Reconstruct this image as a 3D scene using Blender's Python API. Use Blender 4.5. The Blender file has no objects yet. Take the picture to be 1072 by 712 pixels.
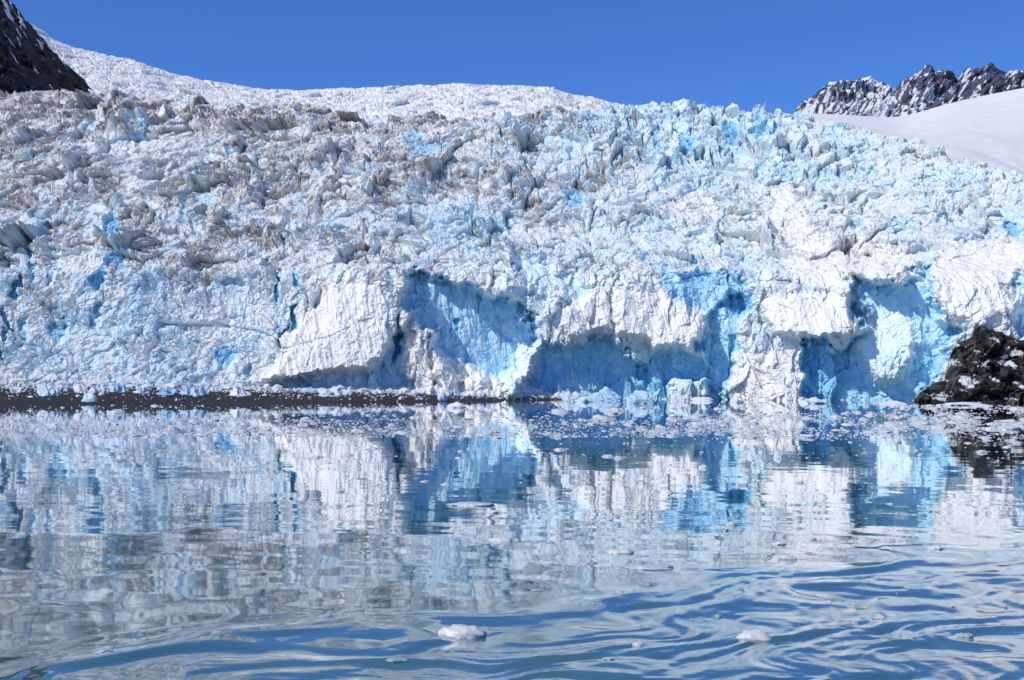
import bpy, math, random
import numpy as np

random.seed(7)
rng = np.random.default_rng(7)
scene = bpy.context.scene
COL = scene.collection

# ------------------------------------------------------------------ camera model
PXW, PXH = 1072.0, 712.0
F, CH, YH = 1294.0, 5.5, 397.0          # focal length in photo pixels, eye height, horizon row


def to_world(X, Y, D):
    """photo column / row at a forward distance D -> world"""
    return (X - 536.0) / F * D, D, CH + (YH - Y) / F * D


def shore_D(Y):
    return CH * F / (Y - YH)


# ------------------------------------------------------------------ numpy noise
def hsh(ix, iy, seed):
    h = (ix.astype(np.int64) * 374761393 + iy.astype(np.int64) * 668265263 + seed * 974634721) & 0xFFFFFFFF
    h = ((h ^ (h >> 13)) * 1274126177) & 0xFFFFFFFF
    h = ((h ^ (h >> 16)) * 2246822519) & 0xFFFFFFFF
    h = h ^ (h >> 15)
    return (h & 0xFFFFFF).astype(np.float32) / np.float32(16777216.0)


def perlin(x, y, seed=0):
    ix, iy = np.floor(x), np.floor(y)
    fx, fy = (x - ix).astype(np.float32), (y - iy).astype(np.float32)
    u, v = fx * fx * fx * (fx * (fx * 6 - 15) + 10), fy * fy * fy * (fy * (fy * 6 - 15) + 10)

    def g(a, b):
        t = hsh(ix + a, iy + b, seed) * 6.2831853
        return np.cos(t) * (fx - a) + np.sin(t) * (fy - b)
    n0 = g(0, 0) * (1 - u) + g(1, 0) * u
    n1 = g(0, 1) * (1 - u) + g(1, 1) * u
    return (n0 * (1 - v) + n1 * v) * 1.5


def fbm(x, y, octv=4, seed=0, gain=0.5, lac=2.03):
    s, a = 0.0, 1.0
    for k in range(octv):
        s = s + a * perlin(x, y, seed + k * 17)
        x, y, a = x * lac + 3.1, y * lac - 1.7, a * gain
    return s


def ridged(x, y, octv=4, seed=0, gain=0.5):
    s, a, n = 0.0, 1.0, 0.0
    for k in range(octv):
        s = s + a * (1 - np.abs(perlin(x, y, seed + k * 13)) * 1.7)
        n += a
        x, y, a = x * 2.07 + 5.3, y * 2.07 + 1.9, a * gain
    return s / n


def worley(x, y, seed=0):
    ix, iy = np.floor(x), np.floor(y)
    f1 = np.full(x.shape, 9.0, np.float32)
    f2 = f1.copy()
    bx, by = np.zeros(x.shape), np.zeros(x.shape)
    dx, dy = np.zeros(x.shape, np.float32), np.zeros(x.shape, np.float32)
    for a in (-1, 0, 1):
        for b in (-1, 0, 1):
            cx, cy = ix + a, iy + b
            ex = (x - (cx + 0.05 + 0.9 * hsh(cx, cy, seed))).astype(np.float32)
            ey = (y - (cy + 0.05 + 0.9 * hsh(cx, cy, seed + 5))).astype(np.float32)
            d = np.sqrt(ex * ex + ey * ey)
            m = d < f1
            f2 = np.where(m, f1, np.minimum(f2, d))
            f1 = np.where(m, d, f1)
            bx, by = np.where(m, cx, bx), np.where(m, cy, by)
            dx, dy = np.where(m, ex, dx), np.where(m, ey, dy)
    return f1, f2, bx, by, dx, dy


def sstep(a, b, x):
    t = np.clip((x - a) / (b - a), 0, 1)
    return t * t * (3 - 2 * t)


def blocks(x, y, seed, tilt=0.9, gap=0.14, depth=0.8):
    """broken blocks: every cell its own height and its own tilted face, gaps in between; also a per block random"""
    f1, f2, bx, by, dx, dy = worley(x, y, seed)
    r = hsh(bx, by, seed + 11)
    gx = hsh(bx, by, seed + 12) * 2 - 1
    gy = hsh(bx, by, seed + 13) * 2 - 1
    e = f2 - f1
    return r + tilt * (gx * dx + gy * dy) - depth * (1 - sstep(0, gap, e)), hsh(bx, by, seed + 14), e


def polymask(X, Y, poly, soft):
    """1 inside the outline, falling to 0 over `soft` photo pixels at its edge"""
    px = [p[0] for p in poly]
    py = [p[1] for p in poly]
    out = np.zeros(X.shape, np.float32)
    sel = (X > min(px) - soft - 2) & (X < max(px) + soft + 2) & (Y > min(py) - soft - 2) & (Y < max(py) + soft + 2)
    x, y = X[sel], Y[sel]
    d2 = np.full(x.shape, 1e9)
    ins = np.zeros(x.shape, bool)
    n = len(poly)
    for i in range(n):
        x0, y0 = poly[i]
        x1, y1 = poly[(i + 1) % n]
        vx, vy = x1 - x0, y1 - y0
        t = np.clip(((x - x0) * vx + (y - y0) * vy) / (vx * vx + vy * vy + 1e-9), 0, 1)
        d2 = np.minimum(d2, (x - x0 - t * vx) ** 2 + (y - y0 - t * vy) ** 2)
        if y0 != y1:
            c = ((y0 > y) != (y1 > y)) & (x < vx * (y - y0) / vy + x0)
            ins ^= c
    d = np.sqrt(d2) * np.where(ins, 1, -1)
    out[sel] = sstep(-soft * 0.5, soft * 0.5, d)
    return out


def table(X, Y, rows, ys, xs):
    """smooth lookup of a coarse table over photo rows / columns"""
    A = np.array(rows, np.float32)
    fx = np.clip(np.interp(X, xs, np.arange(len(xs))), 0, len(xs) - 1.001)
    fy = np.clip(np.interp(Y, ys, np.arange(len(ys))), 0, len(ys) - 1.001)
    ix, iy = fx.astype(int), fy.astype(int)
    u, v = fx - ix, fy - iy
    return (A[iy, ix] * (1 - u) + A[iy, ix + 1] * u) * (1 - v) + (A[iy + 1, ix] * (1 - u) + A[iy + 1, ix + 1] * u) * v


# ------------------------------------------------------------------ mesh helpers
def tag(o, label=None, cat=None, group=None, kind=None):
    if label:
        o['label'] = label
    if cat:
        o['category'] = cat
    if group:
        o['group'] = group
    if kind:
        o['kind'] = kind
    return o


def make_mesh(name, verts, faces, attrs=None, smooth=False):
    verts = np.ascontiguousarray(verts, np.float32)
    faces = np.ascontiguousarray(faces, np.int32)
    k = faces.shape[1]
    me = bpy.data.meshes.new(name)
    me.vertices.add(len(verts))
    me.vertices.foreach_set('co', verts.ravel())
    me.loops.add(faces.size)
    me.loops.foreach_set('vertex_index', faces.ravel())
    me.polygons.add(len(faces))
    me.polygons.foreach_set('loop_start', np.arange(0, faces.size, k, dtype=np.int32))
    me.polygons.foreach_set('use_smooth', np.full(len(faces), smooth, bool))
    me.update(calc_edges=True)
    for nm, a in (attrs or {}).items():
        at = me.attributes.new(nm, 'FLOAT', 'POINT')
        at.data.foreach_set('value', np.ascontiguousarray(a, np.float32).ravel())
    me.validate()
    return me


def link(name, me, mat=None, parent=None):
    o = bpy.data.objects.new(name, me)
    COL.objects.link(o)
    if mat:
        me.materials.append(mat)
    if parent:
        o.parent = parent
    return o


def grid_faces(nr, nc, keep=None):
    i = np.arange(nr * nc).reshape(nr, nc)
    q = np.stack([i[:-1, :-1], i[:-1, 1:], i[1:, 1:], i[1:, :-1]], -1)
    return q.reshape(-1, 4) if keep is None else q[keep]


def compact(verts, faces, attrs):
    used = np.unique(faces)
    m = np.full(len(verts), -1, np.int64)
    m[used] = np.arange(len(used))
    return verts[used], m[faces], {k: v[used] for k, v in attrs.items()}


# ------------------------------------------------------------------ node helpers
class NT:
    def __init__(self, name):
        self.m = bpy.data.materials.new(name)
        self.m.use_nodes = True
        self.t = self.m.node_tree
        self.t.nodes.clear()
        self.out = self.n('ShaderNodeOutputMaterial')
        self.b = self.n('ShaderNodeBsdfPrincipled')
        self.l(self.b.outputs[0], self.out.inputs[0])

    def n(self, ty, **kw):
        x = self.t.nodes.new(ty)
        for k, v in kw.items():
            setattr(x, k, v)
        return x

    def l(self, a, b):
        self.t.links.new(a, b)

    def coord(self, scale=(1, 1, 1), rot=(0, 0, 0)):
        g = self.n('ShaderNodeTexCoord')
        mp = self.n('ShaderNodeMapping')
        mp.inputs['Scale'].default_value = scale
        mp.inputs['Rotation'].default_value = rot
        self.l(g.outputs['Object'], mp.inputs[0])
        return mp.outputs[0]

    def noise(self, scale, detail=4, rough=0.55, vec=None, dist=0.0):
        x = self.n('ShaderNodeTexNoise')
        x.inputs['Scale'].default_value = scale
        x.inputs['Detail'].default_value = detail
        x.inputs['Roughness'].default_value = rough
        x.inputs['Distortion'].default_value = dist
        self.l(vec if vec is not None else self.coord(), x.inputs['Vector'])
        return x.outputs[0]

    def voro(self, scale, vec=None, feature='F1'):
        x = self.n('ShaderNodeTexVoronoi', feature=feature)
        x.inputs['Scale'].default_value = scale
        self.l(vec if vec is not None else self.coord(), x.inputs['Vector'])
        return x.outputs[0]

    def attr(self, name):
        x = self.n('ShaderNodeAttribute')
        x.attribute_name = name
        return x.outputs['Fac']

    def math(self, op, a, b=0.0, clamp=False):
        x = self.n('ShaderNodeMath', operation=op, use_clamp=clamp)
        for i, v in enumerate((a, b)):
            if isinstance(v, (int, float)):
                x.inputs[i].default_value = v
            else:
                self.l(v, x.inputs[i])
        return x.outputs[0]

    def ramp(self, v, lo, hi, a=0.0, b=1.0):
        x = self.n('ShaderNodeMapRange', interpolation_type='SMOOTHSTEP')
        x.inputs[1].default_value, x.inputs[2].default_value = lo, hi
        x.inputs[3].default_value, x.inputs[4].default_value = a, b
        self.l(v, x.inputs[0])
        return x.outputs[0]

    def mix(self, f, a, b):
        x = self.n('ShaderNodeMix', data_type='RGBA')
        if isinstance(f, (int, float)):
            x.inputs[0].default_value = f
        else:
            self.l(f, x.inputs[0])
        for i, v in ((6, a), (7, b)):
            if isinstance(v, tuple):
                x.inputs[i].default_value = (*v, 1)
            else:
                self.l(v, x.inputs[i])
        return x.outputs[2]

    def bump(self, h, dist, strength=1.0, normal=None):
        x = self.n('ShaderNodeBump')
        x.inputs['Distance'].default_value = dist
        x.inputs['Strength'].default_value = strength
        self.l(h, x.inputs['Height'])
        if normal is not None:
            self.l(normal, x.inputs['Normal'])
        return x.outputs[0]

    def normal_z(self):
        g = self.n('ShaderNodeNewGeometry')
        s = self.n('ShaderNodeSeparateXYZ')
        self.l(g.outputs['True Normal'], s.inputs[0])
        return s.outputs[2]

    def done(self, color, rough=0.6, normal=None, spec=None):
        if isinstance(color, tuple):
            self.b.inputs['Base Color'].default_value = (*color, 1)
        else:
            self.l(color, self.b.inputs['Base Color'])
        if isinstance(rough, (int, float)):
            self.b.inputs['Roughness'].default_value = rough
        else:
            self.l(rough, self.b.inputs['Roughness'])
        if normal is not None:
            self.l(normal, self.b.inputs['Normal'])
        if spec is not None:
            self.b.inputs['Specular IOR Level'].default_value = spec
        return self.m


SNOW = (0.84, 0.83, 0.80)
ICE = (0.68, 0.825, 0.88)
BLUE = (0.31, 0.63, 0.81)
DIRT = (0.57, 0.535, 0.49)
DIRT2 = (0.40, 0.37, 0.335)


def glacier_material(name, size=1.0):
    k = NT(name)
    dn = k.noise(0.9 * size, 6, 0.7)
    dn2 = k.noise(0.16 * size, 4, 0.6)
    bn = k.noise(0.35 * size, 5, 0.6)
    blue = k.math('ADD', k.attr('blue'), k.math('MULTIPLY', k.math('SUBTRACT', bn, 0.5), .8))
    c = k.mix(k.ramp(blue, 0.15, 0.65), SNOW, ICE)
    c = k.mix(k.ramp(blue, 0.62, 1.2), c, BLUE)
    da = k.attr('dirt')
    speck = k.ramp(da, -.15, .3, .05, 1)
    dirt = k.math('ADD', da, k.math('MULTIPLY', k.math('MULTIPLY', k.math('SUBTRACT', dn, 0.5), 2.0), speck))
    dirt = k.math('ADD', dirt, k.math('MULTIPLY', k.math('SUBTRACT', dn2, 0.5), 0.9))
    c = k.mix(k.ramp(dirt, 0.38, 0.85, 0, 0.85), c, DIRT)
    c = k.mix(k.ramp(dirt, 0.85, 1.35, 0, 0.8), c, DIRT2)
    h = k.math('ADD', k.math('MULTIPLY', k.noise(2.2 * size, 6, 0.7), .6), k.math('MULTIPLY', k.voro(2.4 * size), 0.7))
    rough_amt = k.attr('crunch')
    b = k.n('ShaderNodeBump')
    b.inputs['Distance'].default_value = 0.32 / size
    k.l(rough_amt, b.inputs['Strength'])
    k.l(h, b.inputs['Height'])
    return k.done(c, 0.62, b.outputs[0], 0.3)


def rock_material(name, dark=(0.035, 0.032, 0.033), light=(0.10, 0.092, 0.088), snow_col=(0.85, 0.86, 0.88), size=1.0):
    k = NT(name)
    n1 = k.noise(0.25 * size, 7, 0.68)
    n2 = k.noise(1.1 * size, 6, 0.65)
    c = k.mix(k.ramp(n1, 0.4, 0.66), dark, light)
    c = k.mix(k.ramp(n2, 0.55, 0.75, 0, 0.5), c, (light[0] * 0.45, light[1] * 0.45, light[2] * 0.45))
    s = k.math('ADD', k.attr('snow'), k.math('MULTIPLY', k.math('SUBTRACT', k.noise(0.5 * size, 6, 0.65), 0.5), 0.8))
    sm = k.ramp(s, 0.52, 0.60)
    c = k.mix(sm, c, snow_col)
    h = k.math('ADD', n2, k.noise(0.4 * size, 8, 0.7))
    nb = k.bump(h, 1.1 / size, 0.9)
    return k.done(c, 0.8, nb, 0.25)


# ------------------------------------------------------------------ the glacier front (one sheet, later split in its parts)
glacier = bpy.data.objects.new('glacier', None)
COL.objects.link(glacier)
glacier.location = to_world(536, 421, 330)
glacier.location.z = 0
tag(glacier, 'huge blue and white tidewater glacier filling the view behind the water', 'glacier')
GL = np.array(glacier.location, np.float32)

NYR = 700
xs = np.concatenate([np.linspace(-620, -60, 150)[:-1], np.linspace(-60, 1132, 1490), np.linspace(1132, 1420, 90)[1:]])
NXC = len(xs)
top_pts = [(-200, 96), (0, 96), (60, 96), (100, 101), (150, 100), (200, 105), (300, 112), (400, 122), (500, 124), (560, 122),
           (620, 116), (660, 111), (700, 110), (760, 112), (800, 115), (830, 120), (860, 125), (900, 133), (940, 140),
           (960, 146), (1000, 163), (1040, 173), (1072, 182), (1270, 250), (1420, 290)]
ytop = np.interp(xs, [p[0] for p in top_pts], [p[1] for p in top_pts])
foot_pts = [(-200, 303, 396), (0, 308, 398), (150, 312, 400), (300, 322, 404), (450, 330, 409), (560, 334, 414), (620, 336, 420),
            (700, 334, 421), (800, 328, 421), (900, 314, 421), (960, 306, 421), (1072, 302, 421), (1270, 296, 421)]
fD = np.interp(xs, [p[0] for p in foot_pts], [p[1] for p in foot_pts])
fY = np.interp(xs, [p[0] for p in foot_pts], [p[2] for p in foot_pts])

v = np.linspace(0, 1, NYR)[:, None]
ybot = 431.0
Xg = np.repeat(xs[None, :], NYR, 0)
Yg = ybot + (ytop[None, :] - ybot) * v
# distance behind the foot, by row
oy = [100, 112, 130, 160, 200, 240, 268, 284, 300, 350, 421, 440]
od = [262, 222, 178, 138, 102, 66, 34, 14, 6, 2.5, 0, -1]
D0 = np.repeat(fD[None, :], NYR, 0) + np.interp(Yg, oy, od)
# the left part climbs as one rubble slope instead of a cliff
lw = 1 - sstep(230, 420, Xg)
D0 = D0 + lw * np.interp(Yg, [100, 250, 270, 300, 340, 380, 400, 430], [0, 0, 10, 22, 17, 6, 0, 0])
bx, by_, bz = to_world(Xg, Yg, D0)
S = bz + (D0 - 300) * 0.28
# large terraces of the icefall
U = bx
wx = U + 2.6 * fbm(U / 26, S / 26, 3, 101)
ws = S + 2.6 * fbm(U / 26 + 40, S / 26, 3, 102)

# ragged photo coordinates for the outlines
Xw = Xg + 5.5 * fbm(Xg / 22, Yg / 22, 4, 201)
Yw = Yg + 5.5 * fbm(Xg / 22 + 31, Yg / 22, 4, 202)

Xr = Xw + 3.5 * fbm(Xg / 9, Yg / 9, 3, 205) + 9 * fbm(Xg / 38, Yg / 38, 2, 207)
Yr = Yw + 3.5 * fbm(Xg / 9 + 17, Yg / 9, 3, 206) + 9 * fbm(Xg / 38 + 9, Yg / 38, 2, 208)
off = np.zeros_like(D0)
smooth = np.zeros_like(D0)
blue = np.zeros_like(D0)
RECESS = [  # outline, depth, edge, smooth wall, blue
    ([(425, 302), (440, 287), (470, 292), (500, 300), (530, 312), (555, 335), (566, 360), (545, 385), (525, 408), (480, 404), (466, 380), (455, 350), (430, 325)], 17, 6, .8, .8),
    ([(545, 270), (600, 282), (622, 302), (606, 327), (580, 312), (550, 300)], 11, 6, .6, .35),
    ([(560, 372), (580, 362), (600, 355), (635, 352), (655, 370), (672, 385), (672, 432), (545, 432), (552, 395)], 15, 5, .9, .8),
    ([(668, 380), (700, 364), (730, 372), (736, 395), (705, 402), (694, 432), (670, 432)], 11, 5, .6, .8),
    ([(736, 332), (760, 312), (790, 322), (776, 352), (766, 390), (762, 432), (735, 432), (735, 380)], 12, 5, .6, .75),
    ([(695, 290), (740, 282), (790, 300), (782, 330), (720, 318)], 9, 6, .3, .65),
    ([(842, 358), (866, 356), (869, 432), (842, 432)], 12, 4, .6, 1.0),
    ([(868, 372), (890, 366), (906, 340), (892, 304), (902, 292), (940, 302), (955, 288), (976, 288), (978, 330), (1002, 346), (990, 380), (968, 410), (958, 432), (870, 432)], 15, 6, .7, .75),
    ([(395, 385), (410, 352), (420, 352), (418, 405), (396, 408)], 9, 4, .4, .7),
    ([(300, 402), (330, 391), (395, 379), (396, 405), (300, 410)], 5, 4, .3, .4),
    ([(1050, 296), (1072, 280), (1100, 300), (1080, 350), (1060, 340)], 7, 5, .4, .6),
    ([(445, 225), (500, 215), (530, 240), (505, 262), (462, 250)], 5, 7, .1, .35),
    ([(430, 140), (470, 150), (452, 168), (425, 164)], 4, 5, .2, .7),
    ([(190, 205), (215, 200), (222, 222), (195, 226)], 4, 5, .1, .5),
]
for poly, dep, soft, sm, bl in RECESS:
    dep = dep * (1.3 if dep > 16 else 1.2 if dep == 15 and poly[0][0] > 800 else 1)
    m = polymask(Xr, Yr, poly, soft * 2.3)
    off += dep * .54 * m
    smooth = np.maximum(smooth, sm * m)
    blue += bl * .92 * sstep(.05, .6, m)  # blue ice, deepened so the hollows' shade is put into the wall colour
BUTTRESS = [
    ([(280, 398), (310, 342), (340, 302), (390, 292), (413, 322), (413, 350), (396, 385), (330, 394)], -6, 14, .95),
    ([(638, 302), (700, 307), (735, 335), (728, 366), (690, 364), (650, 347)], -6, 12, .85),
    ([(790, 312), (890, 307), (896, 340), (872, 358), (810, 346)], -7, 10, .9),
    ([(600, 312), (632, 308), (640, 345), (600, 352), (585, 340)], -5, 10, .7),
    ([(880, 250), (960, 262), (962, 292), (940, 298), (880, 286)], -6, 10, .25),
    ([(905, 330), (945, 322), (960, 360), (945, 395), (915, 402), (900, 370)], -7, 14, .2),
    ([(770, 372), (838, 362), (840, 428), (765, 428)], -4, 12, .3),
    ([(980, 262), (1060, 250), (1072, 320), (1020, 345), (985, 320)], -2, 20, .85),
    ([(520, 398), (550, 360), (562, 362), (552, 400), (540, 415)], -6, 8, .5),
]
for poly, dep, soft, sm in BUTTRESS:
    m = polymask(Xw, Yw, poly, soft)
    ylo, yhi = min(q[1] for q in poly), max(q[1] for q in poly)
    off += (dep * .55 - .09 * (Yg - (ylo + yhi) / 2)) * m            # the pale faces lean back
    smooth = np.maximum(smooth, sm * m)
    blue -= .45 * m
# snow chutes and aprons without blocks
for poly, sm in [([(805, 195), (830, 188), (842, 235), (880, 275), (880, 300), (830, 290), (808, 250)], .8),
                 ([(690, 212), (740, 206), (760, 222), (700, 232)], .8),
                 ([(200, 320), (280, 300), (285, 360), (215, 375)], .5),
                 ([(60, 240), (105, 235), (108, 290), (40, 310)], .55),
                 ([(110, 140), (200, 145), (190, 172), (120, 168)], .5),
                 ([(540, 230), (600, 240), (590, 268), (530, 262)], .3)]:
    smooth = np.maximum(smooth, sm * polymask(Xw, Yw, poly, 16))
# fallen snow cone at the foot of the alcove
m = polymask(Xw, Yw, [(456, 362), (476, 372), (500, 388), (530, 398), (562, 408), (570, 440), (440, 440), (452, 400)], 7)
off += m * (-8 - 0.14 * (np.minimum(Yg, 414) - 400))
smooth = np.maximum(smooth, .55 * m)
blue *= (1 - m)
# cracks and cavities
for cx, cy, rx, ry, slant, dep, bl in [
        (121, 238, 12, 20, 0, 8, 1.0), (120, 275, 9, 12, 0, 4, .9), (31, 262, 4, 27, 0, 7, 1.0), (47, 243, 8, 11, .3, 7, .8), (14, 297, 6, 15, -.3, 6, 1.0),
        (55, 285, 6, 16, -.3, 4, .8), (290, 302, 4, 22, 0, 6, 1.0), (313, 296, 3, 22, .35, 6, 1.0), (307, 332, 4, 15, -.3, 6, 1.1),
        (297, 350, 3, 14, -.2, 5, 1.0), (103, 292, 9, 15, -.2, 5, .9), (601, 208, 9, 10, 0, 6, .9), (566, 200, 4, 13, 0, 5, .7),
        (410, 289, 7, 8, 0, 6, .7), (1061, 240, 11, 7, 0, 5, 1.0), (60, 342, 11, 20, -.2, 5, .8), (22, 345, 8, 18, -.2, 5, .7),
        (236, 372, 13, 13, .2, 4, .9), (100, 330, 8, 14, -.4, 4, .6), (245, 295, 16, 6, .0, 4, .7), (150, 135, 18, 7, 0, 3, .8), (95, 130, 15, 6, 0, 3, .6),
        (215, 165, 8, 7, 0, 4, .6), (240, 160, 6, 5, 0, 4, .6), (415, 355, 3, 32, -.1, 7, .9), (3, 350, 5, 30, 0, 6, .9), (260, 388, 5, 9, 0, 4, 1),
        (852, 388, 7, 26, 0, 4, .7), (885, 285, 10, 14, .4, 6, .3), (480, 340, 3, 5, 0, 3, .5), (690, 145, 5, 16, 0, 5, .7), (660, 130, 4, 12, 0, 4, .7),
        (720, 150, 7, 14, 0, 5, .8), (765, 140, 9, 16, 0, 5, .8), (795, 130, 7, 15, 0, 5, .8), (812, 140, 5, 12, 0, 4, .7), (870, 140, 9, 9, 0, 5, .7),
        (950, 140, 6, 8, 0, 5, .8), (860, 190, 8, 12, 0, 5, .5), (912, 180, 5, 12, 0, 5, .5), (800, 175, 10, 8, 0, 4, .5), (770, 165, 9, 9, 0, 4, .6),
        (1005, 205, 10, 8, 0, 4, .5), (895, 230, 10, 12, .4, 4, .5), (940, 235, 12, 7, 0, 4, .6), (985, 225, 8, 6, 0, 4, .6)]:
    ex = (Xw - cx - slant * (Yw - cy)) / rx
    ey = (Yw - cy) / ry
    m = 1 - sstep(0.62, 1.05, np.sqrt(ex * ex + ey * ey))
    off += dep * .6 * m
    blue += bl * .75 * m
    smooth = np.maximum(smooth, .35 * m)

cliff = sstep(262, 300, Yg + 10 * fbm(Xg / 60, Yg * 0, 3, 55)) * (1 - lw * 0.75)
# lip above the cliff bulges over it, in lumps
lip = np.exp(-((Yw - 284) / 16) ** 2) * (1 - lw) * (0.6 + 0.9 * fbm(Xg / 30, Yg / 60, 3, 77))
off += -2.6 * np.clip(lip, 0, 2) * (1 - .8 * smooth)

amp = (1.0 - 0.55 * cliff) * (1 - .9 * smooth)
vary = sstep(-.35, .55, fbm(Xg / 75, Yg / 34, 3, 271))           # rough fields and calmer snowy ones
snowy = sstep(.25, .6, fbm(Xg / 40 + 11, Yg / 16, 3, 273)) * (1 - cliff)
amp = amp * (.55 + .65 * vary) * (1 - .6 * snowy)
far_calm = sstep(860, 1100, Xg) * .35
amp = amp * (1 - far_calm) * (1 - .45 * lw * sstep(240, 290, Yg))
fine = (1 - .85 * smooth) * (1 - .25 * far_calm) * (.6 + .5 * vary) * (1 - .55 * snowy)
pill = polymask(Xg, Yg, [(600, 100), (850, 100), (880, 170), (600, 172)], 30)      # slender pillars along the upper rim

A0, r0, e0 = blocks(wx / 30, ws / 32, 301, 1.1, .08, .25)
A1, r1, e1 = blocks(wx / 13, ws / 15, 311, 1.2, .10, .35)
wx2 = wx + .7 * fbm(U / 9, S / 9, 3, 103)
ws2 = ws + .7 * fbm(U / 9 + 9, S / 9, 3, 104)
A2, r2, e2 = blocks(wx2 / 5.2, ws2 / 6.2, 321, 1.3, .10, .35)
P2, rp, ep = blocks(wx2 / 4.0, ws2 / 11.0, 325, 1.0, .14, .7)
A3, r3, e3 = blocks(wx2 / 2.3, ws2 / 2.5, 331, 1.3, .12, .3)
A5, r5, e5 = blocks(U / .6, S / .62, 346, 1.4, .12, .3)
A4, r4, e4 = blocks(wx2 / 1.1, ws2 / .95, 341, 1.4, .12, .3)
V1, rv1, _ = blocks((U + .7 * fbm(U / 8, S / 8, 3, 371)) / 4.4, S / 15, 372, 1.6, .05, .14)     # upright slabs of the calving front
V2_, rv2, _ = blocks((U + .6 * fbm(U / 4, S / 5, 3, 373)) / 1.7, S / 5.5, 374, 1.7, .06, .1)
rub = fbm(U / 4.0, S / 4.0, 5, 351, .6)
ur = sstep(560, 660, Xg) * sstep(215, 160, Yg)               # finer, upright blocks along the right rim
disp = amp * (5.2 * (A0 - .5) + 4.4 * (A1 - .5)) * (1 - .6 * ur) * (1 - .45 * cliff) + amp * 2.4 * (A2 * (1 - pill) + 1.5 * P2 * pill - .5) * (1 - .5 * cliff) \
    + fine * (1 - .55 * cliff) * (1.15 * (A3 - .5) + .52 * (A4 - .5) + .14 * (A5 - .5) + .5 * rub) \
    + cliff * (1 - .75 * smooth) * (2.0 * (V1 - .5) + .75 * (V2_ - .5))
# walls without blocks: fluting down the fall line, hollows and pock marks
flute = fbm(U / 1.9 + S / 9, S / 14, 4, 361, .6)
disp = disp + amp * ur * (1 - cliff) * 2.5 * (P2 - .5)
disp = disp + (0.15 + .85 * smooth) * (0.5 * flute + 1.0 * fbm(U / 9, S / 12, 4, 362)) \
    + smooth * (0.12 * (A4 - .5) + .25 * (A3 - .5) * (fbm(U / 12, S / 12, 3, 369) > .1))
# broken chunks scattered on everything, taper to the foot
kf = sstep(0, 10, 421 - Yg + 12)
disp = disp * (0.35 + .65 * kf)

# displacement direction: out of the cliff low down, up and out in the icefall
ang = np.radians(6 + 22 * (1 - cliff))
gx = bx
gy = D0 + off - disp * np.cos(ang)
gz = bz + off * (397 - Yg) / F + disp * np.sin(ang)
gx = bx * (D0 + off) / D0 + disp * -0.12
# rim: keep seracs from towering over the skyline
rim = sstep(0.93, 1.0, np.repeat(v, NXC, 1))
gz = gz - rim * np.maximum(disp, 0) * .15

DT = [[.75, .75, .8, .8, .95, .75, .35, .1, .1, .12, .2],
      [.8, .7, .55, .75, .75, .5, .45, .12, .15, .1, .1],
      [.75, .6, .7, .75, .65, .65, .35, .15, .15, .1, .1],
      [.8, .55, .65, .6, .5, .5, .42, .25, .12, .1, .05],
      [.65, .5, .7, .45, .45, .35, .35, .35, .2, .1, 0],
      [.35, .38, .25, .1, .12, .2, .15, .1, .1, .1, 0],
      [.12, .05, .05, .03, .05, .0, 0, 0, 0, 0, 0],
      [.1, 0, 0, 0, .1, 0, 0, 0, .05, 0, 0]]
BT = [[.10, .15, .1, .1, .2, .4, .6, .65, .5, .3, .3],
      [.30, .40, .35, .3, .3, .45, .5, .6, .5, .4, .4],
      [.20, .30, .3, .3, .3, .35, .4, .45, .45, .5, .4],
      [.40, .45, .3, .3, .4, .4, .4, .35, .25, .45, .5],
      [.40, .55, .3, .3, .4, .4, .5, .5, .25, .4, .4],
      [.40, .50, .4, .4, .2, .4, .3, .5, .4, .3, .3],
      [.50, .50, .5, .4, .1, .5, .3, .4, .4, .4, .3],
      [.40, .50, .5, .3, .2, .5, .6, .5, .5, .6, .5]]
ty = [110, 150, 190, 230, 270, 310, 350, 390]
tx = np.linspace(0, 1072, 11)
dirt = table(Xg, Yg, DT, ty, tx)
bt = table(Xg, Yg, BT, ty, tx)
streak = fbm(U / 22, S / 6, 4, 401, .6)                # dirt runs in bands along the ice layers
dirt = dirt * 1.32 - .08 + .55 * dirt * streak + .25 * (r2 - .5) * dirt * 2 + .12 * (r1 - .5)
dirt = dirt * (1 - .75 * smooth) * (1 - .6 * snowy) * (.9 + .3 * vary) + .05 * lw - .5 * (smooth > .6) * .3
freshly = .22 * (r1 > .72) + .35 * (r2 > .75) + .35 * (r3 > .75)      # freshly split blocks show clean blue ice
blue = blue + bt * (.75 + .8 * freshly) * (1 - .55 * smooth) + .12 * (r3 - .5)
dirt = np.where(freshly > .3, dirt * .5, dirt)
crunch = np.clip(.9 - .55 * smooth - .25 * cliff, .2, 1)

V = np.stack([gx, gy, gz], -1)
# back of the rim, rolling away and down
last = V[-1].copy()
extra = []
for q, (dy, dz) in enumerate([(14, 0), (40, -5), (90, -18)]):
    p = last.copy()
    p[:, 1] += dy
    p[:, 0] *= (last[:, 1] + dy) / last[:, 1]
    p[:, 2] = np.convolve(np.pad(gz[-1], 30, mode='edge'), np.ones(61) / 61, 'valid') + dz
    extra.append(p)
V = np.concatenate([V, np.stack(extra, 0)], 0)


def pad(a):
    return np.concatenate([a, np.repeat(a[-1:], 3, 0)], 0)


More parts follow.
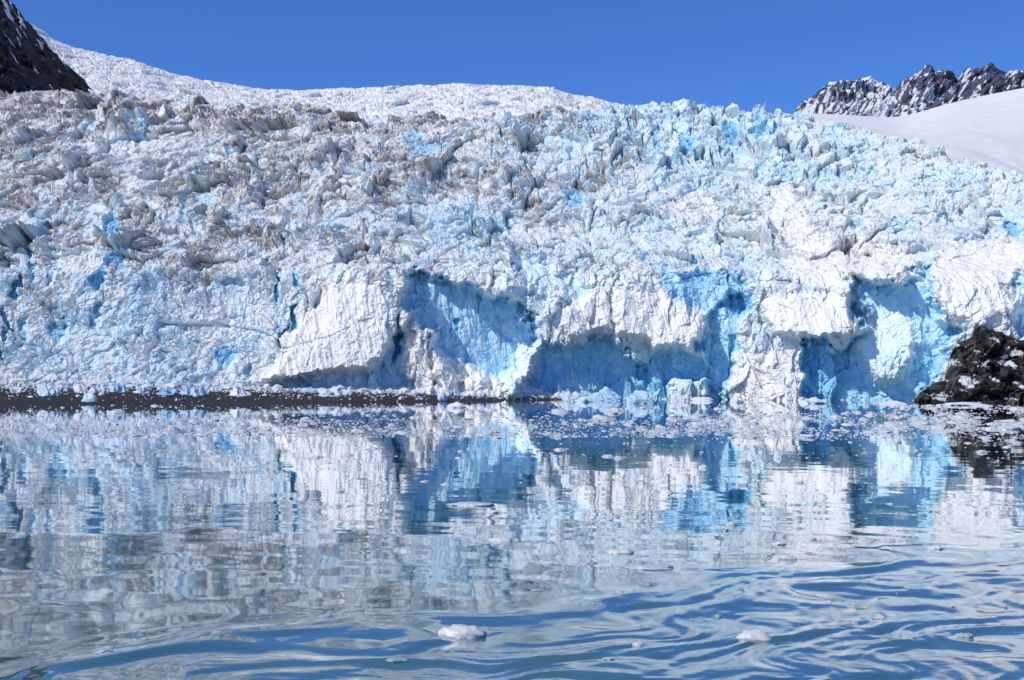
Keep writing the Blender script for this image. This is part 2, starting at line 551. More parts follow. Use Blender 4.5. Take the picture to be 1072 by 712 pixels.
att = {'dirt': pad(dirt).ravel(), 'blue': pad(blue).ravel(), 'crunch': pad(crunch).ravel()}
verts = V.reshape(-1, 3) - GL
Yf = pad(Yg)[:-1, :-1]
Xf = pad(Xg)[:-1, :-1]
lip_y = np.interp(Xf, [-200, 0, 200, 330, 430, 560, 640, 720, 850, 950, 1072, 1270], [318, 312, 318, 296, 284, 270, 296, 292, 298, 284, 262, 262])
is_cliff = Yf > lip_y
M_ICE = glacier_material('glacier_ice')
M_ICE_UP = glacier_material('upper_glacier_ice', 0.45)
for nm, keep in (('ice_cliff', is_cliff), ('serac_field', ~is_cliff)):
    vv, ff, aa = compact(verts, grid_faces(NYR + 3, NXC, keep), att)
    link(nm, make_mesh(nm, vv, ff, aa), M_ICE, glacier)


# ------------------------------------------------------------------ generic sheet in front of the eye, with real distances
def sheet(x0, x1, nx, ny, top, bottom, soft=0):
    xs = np.linspace(x0, x1, nx)
    yt = np.interp(xs, [p[0] for p in top], [p[1] for p in top])
    yb = np.interp(xs, [p[0] for p in bottom], [p[1] for p in bottom])
    if soft:
        ker = np.hanning(soft * 2 + 3)[1:-1]
        yt, yb = (np.convolve(np.pad(q, soft, mode='edge'), ker / ker.sum(), 'valid') for q in (yt, yb))
    v = np.linspace(0, 1, ny)[:, None]
    X = np.repeat(xs[None], ny, 0)
    Y = yb + (yt - yb) * v
    VV = np.repeat(v, nx, 1)
    return X, Y, VV


# upper icefall
X, Y, VV = sheet(-200, 740, 1000, 170,
                 [(-200, -110), (-60, -40), (0, 0), (40, 30), (60, 42), (75, 49), (110, 56), (150, 66), (180, 76), (220, 85), (280, 94), (340, 94), (400, 90), (480, 87),
                  (550, 90), (580, 92), (600, 99), (620, 102), (650, 109), (680, 116), (740, 128)],
                 [(-60, 126), (300, 132), (740, 140)])
D = 640 + 620 * VV ** 1.15
x, y, z = to_world(X, Y, D)
S2 = z + (D - 640) * .09
a = x + 8 * fbm(x / 40, S2 / 40, 3, 501)
s = S2 + 8 * fbm(x / 40 + 7, S2 / 40, 3, 502)
B1, q1, _ = blocks(a / 26, s / 18, 511, 1.0, .12, .5)
B2, q2, _ = blocks(a / 10, s / 8, 512, 1.1, .16, .7)
B3, q3, _ = blocks(a / 4.2, s / 3.8, 513, 1.1, .2, .7)
dd = 6.5 * (B1 - .5) + 3.4 * (B2 - .5) + 1.0 * (B3 - .5) + 1.5 * fbm(x / 8, S2 / 8, 4, 514)
dd *= .62
dd *= .35 + .65 * sstep(0, .15, 1.0 - VV + .06)
y2, z2 = y - dd * .85, z + dd * .4
bl = .02 + .22 * (q2 > .72) + .25 * (q3 > .8) + .15 * sstep(.5, .0, VV)
back = []
VU = np.stack([x, y2, z2], -1)
lastu = VU[-1].copy()
for dy, dz in ((60, -6), (200, -60)):
    p = lastu.copy()
    p[:, 1] += dy
    p[:, 0] *= (lastu[:, 1] + dy) / lastu[:, 1]
    p[:, 2] += dz
    back.append(p)
VU = np.concatenate([VU, np.stack(back, 0)], 0)
pad2 = lambda a: np.concatenate([a, np.repeat(a[-1:], 2, 0)], 0).ravel()
link('upper_icefall', make_mesh('upper_icefall', VU.reshape(-1, 3) - GL, grid_faces(172, 1000),
     {'dirt': pad2(-.3 + 0 * VV), 'blue': pad2(bl), 'crunch': pad2(0 * VV + .2)}), M_ICE_UP, glacier)

# ------------------------------------------------------------------ smooth snow slope on the right
X, Y, VV = sheet(800, 1420, 420, 120,
                 [(800, 124), (845, 119), (880, 119.5), (930, 123.5), (945, 123), (990, 109), (1030, 100), (1072, 92), (1200, 66), (1420, 40)],
                 [(800, 150), (900, 165), (1000, 190), (1072, 215), (1420, 330)], 24)
D = 560 + 520 * VV ** 1.3
x, y, z = to_world(X, Y, D)
z = z + 2.2 * fbm(x / 60, y / 90, 4, 601) * (1 - VV) + 1.6 * fbm(x / 18, y / 40, 4, 602) * sstep(.6, .1, VV)
V2 = np.stack([x, y, z], -1)
lastu = V2[-1].copy()
p = lastu.copy()
p[:, 1] += 250
p[:, 0] *= (lastu[:, 1] + 250) / lastu[:, 1]
p[:, 2] -= 30
V2 = np.concatenate([V2, p[None]], 0)
k = NT('snow_slope_snow')
n = k.noise(.05, 6, .6)
c = k.mix(k.ramp(n, .45, .7), (.84, .83, .81), (.78, .775, .765))
nb = k.bump(k.noise(.12, 8, .6, k.coord((1, .5, 1))), 1.8, .5)
M_SNOW = k.done(c, .55, nb, .3)
tag(link('snow_slope', make_mesh('snow_slope', V2.reshape(-1, 3), grid_faces(121, 420), None, True), M_SNOW),
    'smooth white snow slope rising behind the right end of the glacier', kind='structure')


# ------------------------------------------------------------------ dark mountains
def mountain(name, top, bottom, x0, x1, nx, ny, d0, d1, relief, cell, snowfun, mat, label, seed, jag):
    X, Y, VV = sheet(x0, x1, nx, ny, top, bottom)
    D = d0 + (d1 - d0) * VV
    x, y, z = to_world(X, Y, D)
    q = z + (D - d0) * .3
    r = ridged(x / cell + q / cell * .35, q / cell * .55, 6, seed, .55) - .55
    r2 = ridged(x / cell * 2.2 - q / cell * 1.2, q / cell * 1.5, 5, seed + 50, .55) - .55
    d = relief * (r + .5 * r2)
    edge = sstep(1.0, .93, VV)
    y = y - d * (.25 + .75 * edge)
    z = z + d * .25 * edge + jag * fbm(x / cell * 6, q * 0 + 3.3, 4, seed + 9, .6) * (1 - edge)
    snow = snowfun(X, Y, VV, r, r2, x, q)
    Vm = np.stack([x, y, z], -1)
    lastu = Vm[-1].copy()
    p = lastu.copy()
    p[:, 1] += (d1 - d0) * .6
    p[:, 0] *= p[:, 1] / lastu[:, 1]
    p[:, 2] *= .55
    Vm = np.concatenate([Vm, p[None]], 0)
    sn = np.concatenate([snow, snow[-1:]], 0)
    return tag(link(name, make_mesh(name, Vm.reshape(-1, 3), grid_faces(ny + 1, nx), {'snow': sn.ravel()}), mat), label, kind='structure')


M_RIDGE = rock_material('ridge_rock', (0.030, 0.028, 0.028), (0.085, 0.078, 0.074), size=.5)
M_PEAK = rock_material('peak_rock', (0.075, 0.080, 0.138), (0.14, 0.145, 0.21), size=.2)  # blue violet tint: distant haze put into the rock colours


def snow_left(X, Y, VV, r, r2, x, q):
    t = X - (8 + (Y) * .95)                       # distance from the skyline edge of the ridge
    st = fbm((X - Y * .55) / 7.0, (Y + X * .3) / 26.0, 4, 811, .55)
    return .14 + .72 * st + .12 * sstep(-75, -5, t) - .25 * (Y > 62)


mountain('mountain', [(-420, -300), (-200, -180), (-60, -70), (0, -8), (10, 0), (22, 14), (40, 35), (56, 54), (70, 68), (84, 80), (97, 95), (112, 116)],
         [(-420, 120), (112, 124)], -420, 112, 420, 300, 600, 900, 26, 30, snow_left, M_RIDGE,
         'dark rocky mountainside with thin snow streaks above the left end of the glacier', 71, 2.0)


def snow_right(X, Y, VV, r, r2, x, q):
    q2 = sstep(-.25, .25, perlin(X / 22, Y / 40 + .3, 825))
    st = q2 * fbm((X + Y * .8) / 5.0, (Y - X * .5) / 12.0, 5, 821, .65) + (1 - q2) * fbm((X - Y * .7) / 5.0, (Y + X * .4) / 11.0, 5, 831, .65)
    lone = np.exp(-((X - 915 - (Y - 80) * .3) / 17) ** 2) * .3
    return .42 + .6 * st - .35 * r - .1 * r2 + lone + .10 * np.exp(-((X - 880) / 40) ** 2) + .12 * sstep(95, 118, Y)


mountain('mountain_peaks', [(780, 140), (828, 124), (835, 113), (840, 107), (846, 104), (856, 98), (862, 91), (868, 87), (884, 84), (896, 84.5), (905, 83), (911, 80), (918, 84), (925, 90),
                            (931, 93), (936, 95), (941, 90), (948, 82), (956, 78), (964, 73), (970, 67), (974, 71), (979, 77), (983, 74), (988, 73), (994, 77), (1001, 83),
                            (1007, 75), (1012, 70), (1017, 74), (1024, 73), (1033, 67), (1038, 68), (1044, 73), (1054, 74), (1062, 73), (1072, 74), (1110, 62), (1160, 80), (1300, 50)],
         [(780, 145), (1300, 150)], 780, 1300, 560, 160, 2300, 2900, 90, 150, snow_right, M_PEAK,
         'jagged dark peaks streaked with snow on the far right skyline', 91, 5.0)

# ------------------------------------------------------------------ rock outcrop at the water, right
X, Y, VV = sheet(940, 1300, 420, 260,
                 [(940, 432), (956, 421), (963, 411), (975, 403), (987, 398), (993, 384), (997, 368), (1003, 359), (1013, 355), (1019, 352), (1021, 344), (1027, 341), (1033, 344),
                  (1042, 347), (1050, 348), (1057, 352), (1066, 356), (1080, 356), (1110, 348), (1160, 360), (1220, 390), (1300, 432)],
                 [(940, 433), (1300, 433)])
D = 283 + 16 * VV ** 1.2 + 6 * sstep(1000, 950, X)
x, y, z = to_world(X, Y, D)
xx = x + 1.2 * fbm(x / 5, z / 5, 3, 701)
zz = z + 1.2 * fbm(x / 5 + 4, z / 5, 3, 702)
C1, _, _ = blocks(xx / 6.5 + zz / 30, zz / 8.0, 711, 1.0, .12, .6)
C2, c2, _ = blocks(xx / 2.3, zz / 2.8, 712, 1.1, .15, .6)
C3, c3, _ = blocks(xx / .9, zz / 1.0, 713, 1.1, .2, .5)
d = 3.4 * (C1 - .4) + 1.5 * (C2 - .4) + .55 * (C3 - .4) + .8 * fbm(x / 2.5, z / 2.5, 5, 714, .6)
edge = .3 + .7 * sstep(1.0, .9, VV)
y, z = y - d * edge * .9, z + d * .28 * edge
snow = .22 + .42 * fbm(x / 3.2 + z / 6, z / 2.1, 4, 721, .55) + .15 * (c2 - .5)
for cx, cy, rx, ry in ((985, 408, 20, 7), (1011, 404, 12, 6), (1035, 400, 10, 5), (1030, 387, 5, 9), (1010, 398, 8, 9), (1055, 378, 15, 7), (1066, 362, 9, 9), (1040, 360, 7, 5), (1022, 372, 5, 4)):
    snow += .30 * np.exp(-(((X - cx) / rx) ** 2 + ((Y - cy) / ry) ** 2))
VR = np.stack([x, y, z], -1)
lastu = VR[-1].copy()
p = lastu.copy()
p[:, 1] += 26
p[:, 0] *= p[:, 1] / lastu[:, 1]
p[:, 2] = p[:, 2] * .5 - 1
VR = np.concatenate([VR, p[None]], 0)
M_OUT = rock_material('outcrop_rock', (0.020, 0.020, 0.022), (0.115, 0.106, 0.096), size=1.6)
tag(link('rock_outcrop', make_mesh('rock_outcrop', VR.reshape(-1, 3), grid_faces(261, 420), {'snow': np.concatenate([snow, snow[-1:]], 0).ravel()}), M_OUT),
    'black rock outcrop with patches of snow at the waterline against the ice', 'rock outcrop')

# ------------------------------------------------------------------ beach
bxs = np.linspace(-640, 640, 480)
wy = np.interp(bxs, [-640, 0, 200, 300, 322, 330, 400, 500, 600, 640], [424, 423.5, 423.0, 422.6, 422.0, 421.4, 421.0, 420.2, 418.6, 417.4])
wD = shore_D(wy)
bD = np.interp(bxs, [p[0] for p in foot_pts], [p[1] for p in foot_pts]) + 8
bY = np.interp(bxs, [-640, 0, 150, 300, 450, 560, 620, 640], [395.5, 397, 399, 403.5, 408, 413, 418, 420])
tt = np.linspace(-.25, 1.25, 90)[:, None]
XB = np.repeat(bxs[None], 90, 0)
DB = wD + (bD - wD) * tt
zb_far = CH + (YH - bY) / F * bD
ZB = zb_far * np.sign(tt) * np.abs(tt) ** .85
ZB = ZB + .16 * fbm(XB / 9, DB / 3, 4, 901) * sstep(.0, .15, np.abs(tt))
x, y, _ = to_world(XB, YH, DB)
k = NT('beach_gravel')
n = k.noise(1.5, 8, .75)
c = k.mix(k.ramp(n, .4, .65), (.018, .017, .019), (.052, .049, .052))
M_BEACH = k.done(c, .75, k.bump(k.noise(2.5, 8, .75), .5, .9), .3)
beach = tag(link('beach', make_mesh('beach', np.stack([x, y, ZB], -1).reshape(-1, 3), grid_faces(90, 480), None, True), M_BEACH),
            'narrow dark gravel beach below the left half of the glacier', kind='structure')


def beach_z(X, D):
    w, b, zf = np.interp(X, bxs, wD), np.interp(X, bxs, bD), np.interp(X, bxs, zb_far)
    t = (D - w) / (b - w)
    return zf * np.sign(t) * np.abs(t) ** .85


# ------------------------------------------------------------------ water
nr, nc = 760, 560
ry = np.concatenate([np.linspace(1030, 560, 330), np.linspace(559, 430, 330), np.linspace(429.6, 410.5, 100)])
Dw = CH * F / (ry - YH)
ang = np.linspace(-.62, .62, nc)
YY = np.repeat(Dw[:, None], nc, 1)
XX = ang[None] * YY


def waves(x, y):
    """smooth wake swell and cross ripples; dies out with distance"""
    mid = np.exp(-np.maximum(y - 25, 0) / 60.0)
    n = (y - 29.3 - .72 * x) * .81                       # across the wake line, which runs off to the right
    t = (x + .72 * y) * .81
    nw = n + 2.2 * fbm(t / 7, n / 6, 3, 931)
    tw = t + 1.5 * fbm(t / 6 + 20, n / 5, 3, 932)
    fade = np.exp(-np.maximum(y - 30, 0) / 22.0)
    env = np.exp(-((nw + 1.6) / 2.8) ** 2)
    side = sstep(2.5, -2.5, nw)
    right = .45 + .55 * sstep(-5, 6, x)
    h = .050 * env * np.sin(6.2832 * nw / 3.7 + .9) * (.7 + .5 * perlin(t / 5, n * 0 + .5, 937))
    h = h + side * fade * (.016 * np.sin(6.2832 * (nw * .95 + tw * .22) / 2.3 + 2.0) + .011 * np.sin(6.2832 * (nw * .9 - tw * .35) / 1.5))
    h = h + side * fade * right * .050 * fbm(tw / 2.6, nw / .95, 4, 941, .5)
    h = h + side * fade * right * .012 * fbm(tw / .95, nw / .42, 3, 945, .5)
    h = h + (.022 * np.exp(-np.maximum(y - 30, 0) / 18.0) + .010 * mid) * fbm(x / 7 + y / 30, y / 8, 3, 951) + .0017 * fbm(x / 2.0, y / 1.4, 3, 961) * mid
    return h


nq = (YY - 29.3 - .72 * XX) * .81 + 2.2 * fbm(XX / 7, YY / 6, 3, 933)
chop = .09 + 1.15 * sstep(3, -3, nq) * (.3 + .7 * sstep(-5, 6, XX))
edgef = sstep(.62, .56, np.abs(XX / YY)) * sstep(11.2, 13, YY) * sstep(500, 300, YY)
ZZ = waves(XX, YY) * edgef
Vw = np.stack([XX, YY, ZZ], -1)
# outer ring of the same sheet, reaching the horizon
ring_pts = []
idx = np.arange(nr * nc).reshape(nr, nc)
VL = [Vw.reshape(-1, 3)]
Fq = [grid_faces(nr, nc)]
base = nr * nc


def strip(edge_idx, outer):
    global base
    VL.append(outer)
    o = np.arange(len(outer)) + base
    base += len(outer)
    Fq.append(np.stack([edge_idx[:-1], o[:-1], o[1:], edge_idx[1:]], -1))


R_ = 9000.0
flat = lambda px, py: np.stack([px, py, np.zeros_like(px)], -1)
strip(idx[0], flat(ang * 60, np.full(nc, -400.0)))
strip(idx[-1][::-1], flat((ang * R_)[::-1], np.full(nc, R_)))
l_y = np.interp(np.linspace(0, 1, nr), [0, 1], [-400, R_])
strip(idx[:, 0][::-1], flat(np.interp(l_y, [-400, R_], [-4000, -R_])[::-1], l_y[::-1]))
strip(idx[:, -1], flat(np.interp(l_y, [-400, R_], [4000, R_]), l_y))
k = NT('sea_water')
nz1 = k.noise(1.0, 5, .6, k.coord((1.1, 2.6, 1)), .4)
nz2 = k.noise(1.0, 4, .6, k.coord((3.5, 8.0, 1), (0, 0, .2)), .3)
nz3 = k.noise(1.0, 3, .5, k.coord((.10, .22, 1)))
g = k.n('ShaderNodeTexCoord')
sp = k.n('ShaderNodeSeparateXYZ')
k.l(g.outputs['Object'], sp.inputs[0])
nearf = k.ramp(sp.outputs[1], 16, 60, 1.0, .38)
hh = k.math('ADD', k.math('MULTIPLY', nz1, .0060), k.math('MULTIPLY', nz2, .0018))
hh = k.math('MULTIPLY', hh, k.math('MULTIPLY', nearf, k.attr('chop')))
hh = k.math('ADD', hh, k.math('MULTIPLY', nz3, .008))
nb = k.bump(hh, 1.0, 1.0)
murk = k.mix(k.ramp(k.noise(.08, 4, .6), .35, .65), (.046, .138, .150), (.075, .176, .178))
k.b.inputs['IOR'].default_value = 1.7
k.b.inputs['Coat Weight'].default_value = 1
k.b.inputs['Coat Roughness'].default_value = 0
k.b.inputs['Coat IOR'].default_value = 1.5
k.l(nb, k.b.inputs['Coat Normal'])
M_WATER = k.done(murk, .0, nb, .5)
water = tag(link('water', make_mesh('water', np.concatenate(VL), np.concatenate(Fq), {'chop': np.concatenate([chop.ravel(), np.full(base - nr * nc, .13)])}, True), M_WATER), 'calm blue green fjord water mirroring the glacier', kind='structure')


# ------------------------------------------------------------------ pieces of ice
def rock_ball(seed, n=2, flat=.5, lump=.35, facets=True):
    """uneven lump of ice, unit half width, as verts and triangles"""
    import bmesh
    bm = bmesh.new()
    bmesh.ops.create_icosphere(bm, subdivisions=n, radius=1.0)
    r = np.random.default_rng(seed)
    co = np.array([v.co[:] for v in bm.verts])
    fc = np.array([[v.index for v in f.verts] for f in bm.faces])
    bm.free()
    sc = np.ones(len(co))
    for _ in range(9 if facets else 3):                      # cut flat facets
        nrm = r.normal(size=3)
        nrm /= np.linalg.norm(nrm)
        lim = r.uniform(.55, .9)
        dd = co @ nrm
        co = co - np.outer(np.maximum(dd - lim, 0), nrm) * .92
    ph = r.uniform(0, 50, 3)
    nz = fbm(co[:, 0] * 1.7 + ph[0] + co[:, 2], co[:, 1] * 1.7 + ph[1] - co[:, 2], 4, seed % 97, .55)
    co = co * (1 + lump * nz[:, None])
    co[:, 2] *= flat
    return co, fc


def ice_material(name, white, tint, rough=.5, bd=.25):
    k = NT(name)
    n = k.noise(2.2, 5, .6)
    oi = k.n('ShaderNodeObjectInfo')
    f = k.math('ADD', k.math('MULTIPLY', oi.outputs['Random'], .5), k.math('MULTIPLY', n, .9))
    c = k.mix(k.ramp(f, .55, 1.05), white, tint)
    return k.done(c, rough, k.bump(k.noise(3.0, 6, .65), bd, .7), .4)


M_FLOE = ice_material('floe_ice', (.64, .63, .62), (.48, .56, .58), .35, .05)
M_SUNK = ice_material('sunken_floe_ice', (.38, .46, .48), (.26, .37, .40), .3, .03)
M_CHUNK = ice_material('chunk_ice', (.82, .84, .86), (.42, .66, .82))
M_CHUNKB = ice_material('blue_chunk_ice', (.66, .77, .85), (.34, .58, .76))
M_BRASH = ice_material('brash_ice_mix', (.70, .72, .74), (.45, .52, .57))


def scatter_mesh(pts, sizes, protos, r, zs=1.0):
    """many loose bits merged into one countless mass"""
    vs, fs, b = [], [], 0
    for (px, py, pz), s in zip(pts, sizes):
        co, fc = protos[r.integers(len(protos))]
        a = r.uniform(0, 6.283)
        ca, sa = math.cos(a), math.sin(a)
        c2 = np.stack([(co[:, 0] * ca - co[:, 1] * sa) * s * r.uniform(.8, 1.4), (co[:, 0] * sa + co[:, 1] * ca) * s, co[:, 2] * s * zs], -1)
        vs.append(c2 + (px, py, pz))
        fs.append(fc + b)
        b += len(co)
    return np.concatenate(vs), np.concatenate(fs)


def piece(name, X, Y, wpx, hpx, label, cat, seed, mat, on='water', group=None, D=None, n=4, lump=.3, aspect=.8, facets=True, sub=.35, rz=0.0):
    """one lump: wpx wide and hpx tall above where it rests, seen at column X with its foot at row Y"""
    if D is None:
        D = shore_D(Y)
    w, h = wpx / F * D, hpx / F * D
    co, fc = rock_ball(seed, n, 1.0, lump, facets)
    co = co / np.array([co[:, 0].max(), co[:, 1].max(), co[:, 2].max()])
    z = np.where(co[:, 2] > 0, co[:, 2] * h, co[:, 2] * h * sub)
    vv = np.stack([co[:, 0] * w / 2, co[:, 1] * w / 2 * aspect, z], -1)
    o = link(name, make_mesh(name, vv, fc, None, not facets), mat)
    gz = 0.0
    if on == 'beach':
        gz = float(beach_z(X, D))
    elif on == 'near':
        gz = float(waves(np.array([[(X - 536) / F * D]]), np.array([[D]]))[0, 0])
    o.location = ((X - 536) / F * D, D, gz)
    o.rotation_euler = (0, 0, rz)
    return tag(o, label, cat, group)


def beach_D(X, Y):
    """where the beach is met at photo row Y"""
    ds = np.linspace(float(np.interp(X, bxs, wD)), float(np.interp(X, bxs, bD)) + 2, 400)
    zz = beach_z(X, ds)
    yy = YH - (zz - CH) * F / ds
    return float(ds[int(np.argmin(np.abs(yy - Y)))])


GB = 'ice chunks stranded on the beach'
for i, (X, Y, w, h, mat, lab) in enumerate([
        (18, 411.5, 15, 10, M_CHUNK, 'small white ice chunk left of the big blue one on the beach'),
        (48, 413.5, 31, 13, M_CHUNKB, 'largest blue sloping ice chunk stranded on the left beach'),
        (70, 409, 10, 6, M_CHUNK, 'low pale chunk just right of the large blue chunk'),
        (85, 411, 17, 9, M_CHUNK, 'rounded white ice chunk just above the boxy one near the water'),
        (105, 411, 19, 11, M_CHUNK, 'lumpy white ice chunk above and right of the boxy one'),
        (95, 420, 19, 9, M_CHUNK, 'boxy pale ice block lowest on the beach near the water'),
        (123, 410, 19, 10, M_CHUNK, 'tallest white lump in the middle of the left beach row'),
        (148, 411.5, 18, 9, M_CHUNKB, 'pale blue chunk between two white lumps on the beach'),
        (177, 413, 22, 9, M_CHUNKB, 'wide low bluish chunk on the beach below the grey ice'),
        (197, 413, 19, 12, M_CHUNK, 'tall white chunk touching a bluish one on the beach'),
        (214, 414, 17, 11, M_CHUNKB, 'dark blue sided chunk in the centre of the beach row'),
        (227, 410, 8, 6, M_CHUNK, 'tiny white chunk left of the large smooth boulder of ice'),
        (250, 413.5, 25, 11, M_CHUNK, 'large smooth boulder of ice with a blue right side'),
        (325, 411, 17, 6, M_CHUNKB, 'flat bluish chunk on the gravel where the ice rubble thickens'),
        (346, 414.5, 25, 10, M_CHUNK, 'broad white chunk alone on the gravel below the white face'),
        (364, 413.5, 12, 7, M_CHUNKB, 'small blue chunk touching the broad white one'),
        (395, 412, 13, 6, M_CHUNK, 'small white chunk on gravel below the narrow dark crack'),
        (463, 419.5, 11.5, 9.5, M_CHUNK, 'square white ice block at the edge of the water'),
        (471, 415, 8, 7, M_CHUNKB, 'dark blue ice block behind the square white one'),
        (506, 416, 9, 8, M_CHUNKB, 'blue ice block below the fallen snow cone'),
        (487, 412, 9, 4, M_CHUNK, 'low white chunk at the bottom of the snow cone'),
        (440, 411, 12, 5, M_CHUNK, 'low white chunk beside the deep blue alcove'),
        (561, 414.5, 21, 9, M_CHUNK, 'white ice heap at the tip of the beach'),
        (582, 415.5, 11, 5, M_CHUNK, 'low white chunk right of the heap at the beach tip')]):
    D = beach_D(X, Y)
    boxy = i in (5, 17)
    piece('ice_chunk', X, Y, w, h, lab, 'ice chunk', 1000 + i * 7, mat, 'beach', GB, D, 4, .16 if boxy else .55, .8, True, .3, random.uniform(-.3, .3))

GF = 'ice blocks grounded at the foot of the cliff'
for i, (X, Y, w, h, mat, lab) in enumerate([
        (600, 420.5, 24, 11, M_CHUNK, 'white grounded block left of the long white heap at the cliff foot'),
        (636, 419.5, 44, 15, M_CHUNK, 'long white ice heap grounded at the cliff foot'),
        (613, 421, 22, 6, M_CHUNKB, 'low turquoise slab lying before the long white heap'),
        (657, 417, 8, 22, M_CHUNKB, 'slim upright pale blue ice pillar at the cliff foot'),
        (671, 422.5, 36, 14, M_CHUNK, 'craggy white berg below the slim ice pillar'),
        (712, 420, 17, 9, M_CHUNK, 'rounded white block before the small dark cave'),
        (772, 421.5, 14, 7, M_CHUNK, 'small white block off the shadowed wall'),
        (850, 422.5, 34, 7, M_CHUNK, 'wide low white heap below the turquoise slot'),
        (735, 419.5, 22, 4, M_CHUNK, 'thin white ice shelf right of the rounded block'),
        (930, 423.0, 40, 3.5, M_CHUNK, 'thin white ice shelf left of the rock outcrop'),
        (1010, 424.5, 60, 3.5, M_CHUNK, 'long thin white ice shelf before the rock outcrop')]):
    D = min(shore_D(Y), 322)
    piece('ice_block', X, Y, w, h, lab, 'ice block', 2000 + i * 7, mat, 'water', GF, D, 4, .4 if h > 6 else .3, .5, True, .3)

# loose rubble on the beach, too many bits to count
r = np.random.default_rng(21)
protos1 = [rock_ball(300 + i, 1, .8, .3) for i in range(8)]
pts, sz = [], []
for _ in range(9000):
    X = r.uniform(-150, 610)
    w, b = float(np.interp(X, bxs, wD)), float(np.interp(X, bxs, bD))
    t = 1 - r.beta(.9, 2.0)
    if t < .5 and r.random() < .62:
        continue
    if X < 75 and t > .82 and r.random() < .8:
        continue
    D = w + (b - w) * t
    pts.append(((X - 536) / F * D, D, float(beach_z(X, D)) + .05))
    sz.append(min(2.0, .16 + .28 * r.pareto(3.0)) * (1.25 if t > .6 else .75))
vv, ff = scatter_mesh(pts, sz, protos1, r, .9)
tag(link('ice_rubble', make_mesh('ice_rubble', vv, ff), M_BRASH), 'crumbled white ice rubble strewn over the dark beach', kind='stuff')

# floating pieces one can point at
GW = 'single floes drifting on open water'
for i, (X, Y, w, h, mat, lab) in enumerate([
        (478, 427, 21, 9, M_CHUNK, 'white tilted berg floating just off the beach tip'),
        (528, 423, 6, 5, M_CHUNK, 'tiny pointed berg floating before the snow cone'),
        (485, 664, 52, 15, M_FLOE, 'large rounded white floe in the wake at the bottom'),
        (793, 669, 39, 13, M_FLOE, 'smooth egg shaped white floe at bottom right'),
        (528, 566, 40, 6, M_FLOE, 'long flat white floe in the middle of the mirror'),
        (495, 529, 48, 4.5, M_FLOE, 'thin wide floe under the shadow reflection'),
        (650, 579, 28, 6, M_FLOE, 'flat white floe right of the long flat one'),
        (684, 595, 46, 5, M_FLOE, 'wide low floe where the ripples begin'),
        (620, 590, 26, 4, M_FLOE, 'faint low floe left of the wide low one'),
        (562, 618, 28, 4, M_FLOE, 'awash grey floe above the large rounded floe'),
        (678, 612, 34, 6, M_FLOE, 'awash blue grey floe at the edge of the ripples'),
        (736, 490, 12, 5, M_FLOE, 'small peach white floe under the reflected cliff'),
        (766, 550, 12, 6, M_FLOE, 'small round floe in the dark reflection'),
        (941, 507, 22, 5, M_FLOE, 'flat floe in the right hand shadow reflection'),
        (777, 508, 14, 3.5, M_FLOE, 'thin pale floe left of the flat floe in shadow reflection'),
        (885, 513, 14, 4, M_FLOE, 'peach white flat floe on the bright reflection'),
        (980, 575, 18, 5, M_FLOE, 'small white floe among ripples at the right'),
        (815, 570, 16, 5, M_FLOE, 'pale floe at the upper edge of the wake ripples'),
        (824, 585, 20, 6, M_FLOE, 'peach floe lower on the wake ripples'),
        (752, 645, 14, 5, M_FLOE, 'small awash floe left of the egg shaped floe'),
        (1010, 664, 34, 6, M_FLOE, 'half sunk bluish floe at the far right bottom'),
        (415, 694, 46, 5, M_FLOE, 'half sunk greenish floe below the large rounded floe'),
        (640, 690, 34, 4, M_FLOE, 'half sunk pale floe at bottom centre'),
        (668, 677, 12, 6, M_FLOE, 'small peach floe near the bottom centre'),
        (521, 459, 13, 3, M_FLOE, 'small white floe just below the brash band'),
        (355, 515, 12, 4, M_FLOE, 'small white floe on the pale left reflection'),
        (850, 565, 10, 4, M_FLOE, 'tiny floe between the two peach floes'),
        (482, 473, 8, 3, M_FLOE, 'tiny dark grey floe near the alcove reflection')]):
    D = shore_D(Y)
    sunk = 'sunk' in lab or 'awash' in lab or 'faint' in lab
    piece('ice_floe', X, Y, w * (.6 if sunk else 1), h * (.55 if sunk else .75), lab, 'ice floe', 3000 + i * 7, M_SUNK if sunk else mat, 'near', GW, D, 4, .4 if sunk else .28, .6, False, .5)

# brash: 255 largest pieces as things, the rest as one mass
protos2 = [rock_ball(500 + i, 2, 1.0, .3) for i in range(10)]
floes = []
for i, (co, fc) in enumerate(protos2):
    c2 = co.copy()
    c2[:, 2] = np.where(c2[:, 2] > 0, c2[:, 2] * .40, c2[:, 2] * .15)
    me = make_mesh('ice_floe', c2, fc)
    me.materials.append(M_FLOE)
    floes.append(me)
r = np.random.default_rng(33)
cand = []


def add_band(n, xr, yr, s0, s1, shape=None):
    k_ = 0
    while k_ < n:
        X = r.uniform(*xr)
        Y = r.uniform(*yr)
        patch = perlin(np.array([X / 60.0]), np.array([Y / 7.0]), 77)[0]
        if r.random() > .62 + .8 * patch:
            continue
        cand.append((X, Y, min(s1, s0 * (.55 + .5 * r.pareto(2.2)))))
        k_ += 1


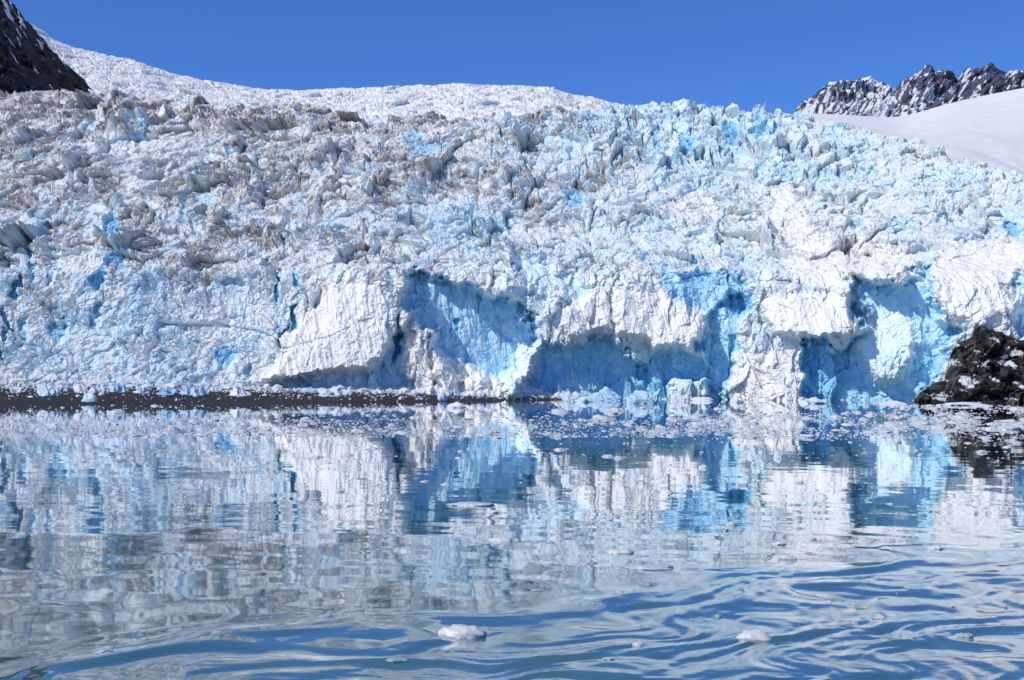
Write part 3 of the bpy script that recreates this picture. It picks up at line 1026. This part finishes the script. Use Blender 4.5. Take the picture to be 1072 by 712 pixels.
add_band(7500, (-90, 800), (439, 458), .135, .8)
add_band(3200, (700, 1160), (432, 460), .15, .9)
add_band(900, (-90, 1160), (424, 441), .30, 1.7)
add_band(1000, (930, 1180), (424, 450), .30, 1.5)
add_band(200, (680, 1000), (425, 444), .36, 1.5)
add_band(900, (-120, 1180), (456, 480), .12, .5)
add_band(380, (-120, 1180), (480, 545), .06, .28)
add_band(50, (-120, 1180), (545, 640), .03, .12)
info = sorted(cand, key=lambda c: -c[2] * F / shore_D(c[1]) * (0 < c[0] < 1072))
for i, (X, Y, s) in enumerate(info[:240]):
    D = shore_D(Y)
    o = link('ice_floe', floes[i % len(floes)])
    x_ = (X - 536) / F * D
    o.location = (x_, D, float(waves(np.array([[x_]]), np.array([[D]]))[0, 0]))
    o.scale = (s, s * random.uniform(.6, 1.0), s * random.uniform(.7, 1.1))
    o.rotation_euler = (0, 0, random.uniform(-.5, .5))
    if Y < 460 and X > 930:
        tag(o, 'small flat white floe among the crowded ones before the rock outcrop', 'ice floe', 'floes crowded before the rock outcrop')
    elif Y < 441:
        tag(o, 'small white floe drifting between the brash band and the far shore', 'ice floe', 'floes drifting off the shore')
    elif Y < 460:
        tag(o, 'bigger white piece poking out of the band of brash ice', 'ice floe', 'larger pieces in the brash band')
    else:
        tag(o, 'little scrap of ice alone on the mirror nearer than the brash band', 'ice floe', 'ice scraps on the mirror')
pts, sz = [], []
for X, Y, s in info[240:]:
    D = shore_D(Y)
    pts.append(((X - 536) / F * D, D, 0.0))
    sz.append(s * .9)
pr = [rock_ball(560 + i, 1, .42, .3) for i in range(8)]
vv, ff = scatter_mesh(pts, sz, pr, r, 1.0)
tag(link('brash_ice', make_mesh('brash_ice', vv, ff), M_BRASH), 'band of fine white brash ice floating before the glacier', kind='stuff')

# ------------------------------------------------------------------ light, sky, camera
SUN = np.array([-.60, -.36, .72])
SUN /= np.linalg.norm(SUN)
el = math.asin(SUN[2])
az = math.atan2(SUN[0], SUN[1])
w = bpy.data.worlds.new('World')
scene.world = w
w.use_nodes = True
wt = w.node_tree
bg = wt.nodes['Background']
sky = wt.nodes.new('ShaderNodeTexSky')
sky.sky_type = 'NISHITA'
sky.sun_disc = False
sky.sun_elevation = el
sky.sun_rotation = az % (2 * math.pi)
sky.altitude = 5000
sky.air_density = 1.0
sky.dust_density = 0.0
sky.ozone_density = 10.0
hs = wt.nodes.new('ShaderNodeHueSaturation')
hs.inputs['Saturation'].default_value = 1.07
hs.inputs['Hue'].default_value = .505
wt.links.new(sky.outputs[0], hs.inputs['Color'])
wt.links.new(hs.outputs[0], bg.inputs[0])
bg.inputs[1].default_value = 0.14
ld = bpy.data.lights.new('sun', 'SUN')
ld.energy = 2.75
ld.angle = math.radians(.5)
ld.color = (1.0, .945, .86)
lo = bpy.data.objects.new('sun', ld)
COL.objects.link(lo)
from mathutils import Vector
lo.rotation_euler = Vector(-SUN).to_track_quat('-Z', 'Y').to_euler()
lo.location = (-200, -100, 250)

cd = bpy.data.cameras.new('camera')
cam = bpy.data.objects.new('camera', cd)
COL.objects.link(cam)
cam.location = (0, 0, CH)
cam.rotation_euler = (math.radians(90), 0, 0)
cd.sensor_width = 36
cd.lens = F * 36 / PXW
cd.shift_y = (YH - PXH / 2) / PXW
cd.clip_start = .5
cd.clip_end = 20000
scene.camera = cam
scene.view_settings.view_transform = 'Standard'
scene.view_settings.look = 'None'
scene.view_settings.exposure = 0.36
scene.view_settings.gamma = 1
scene.render.engine = 'CYCLES'
scene.cycles.max_bounces = 6
scene.cycles.diffuse_bounces = 4
scene.cycles.glossy_bounces = 3
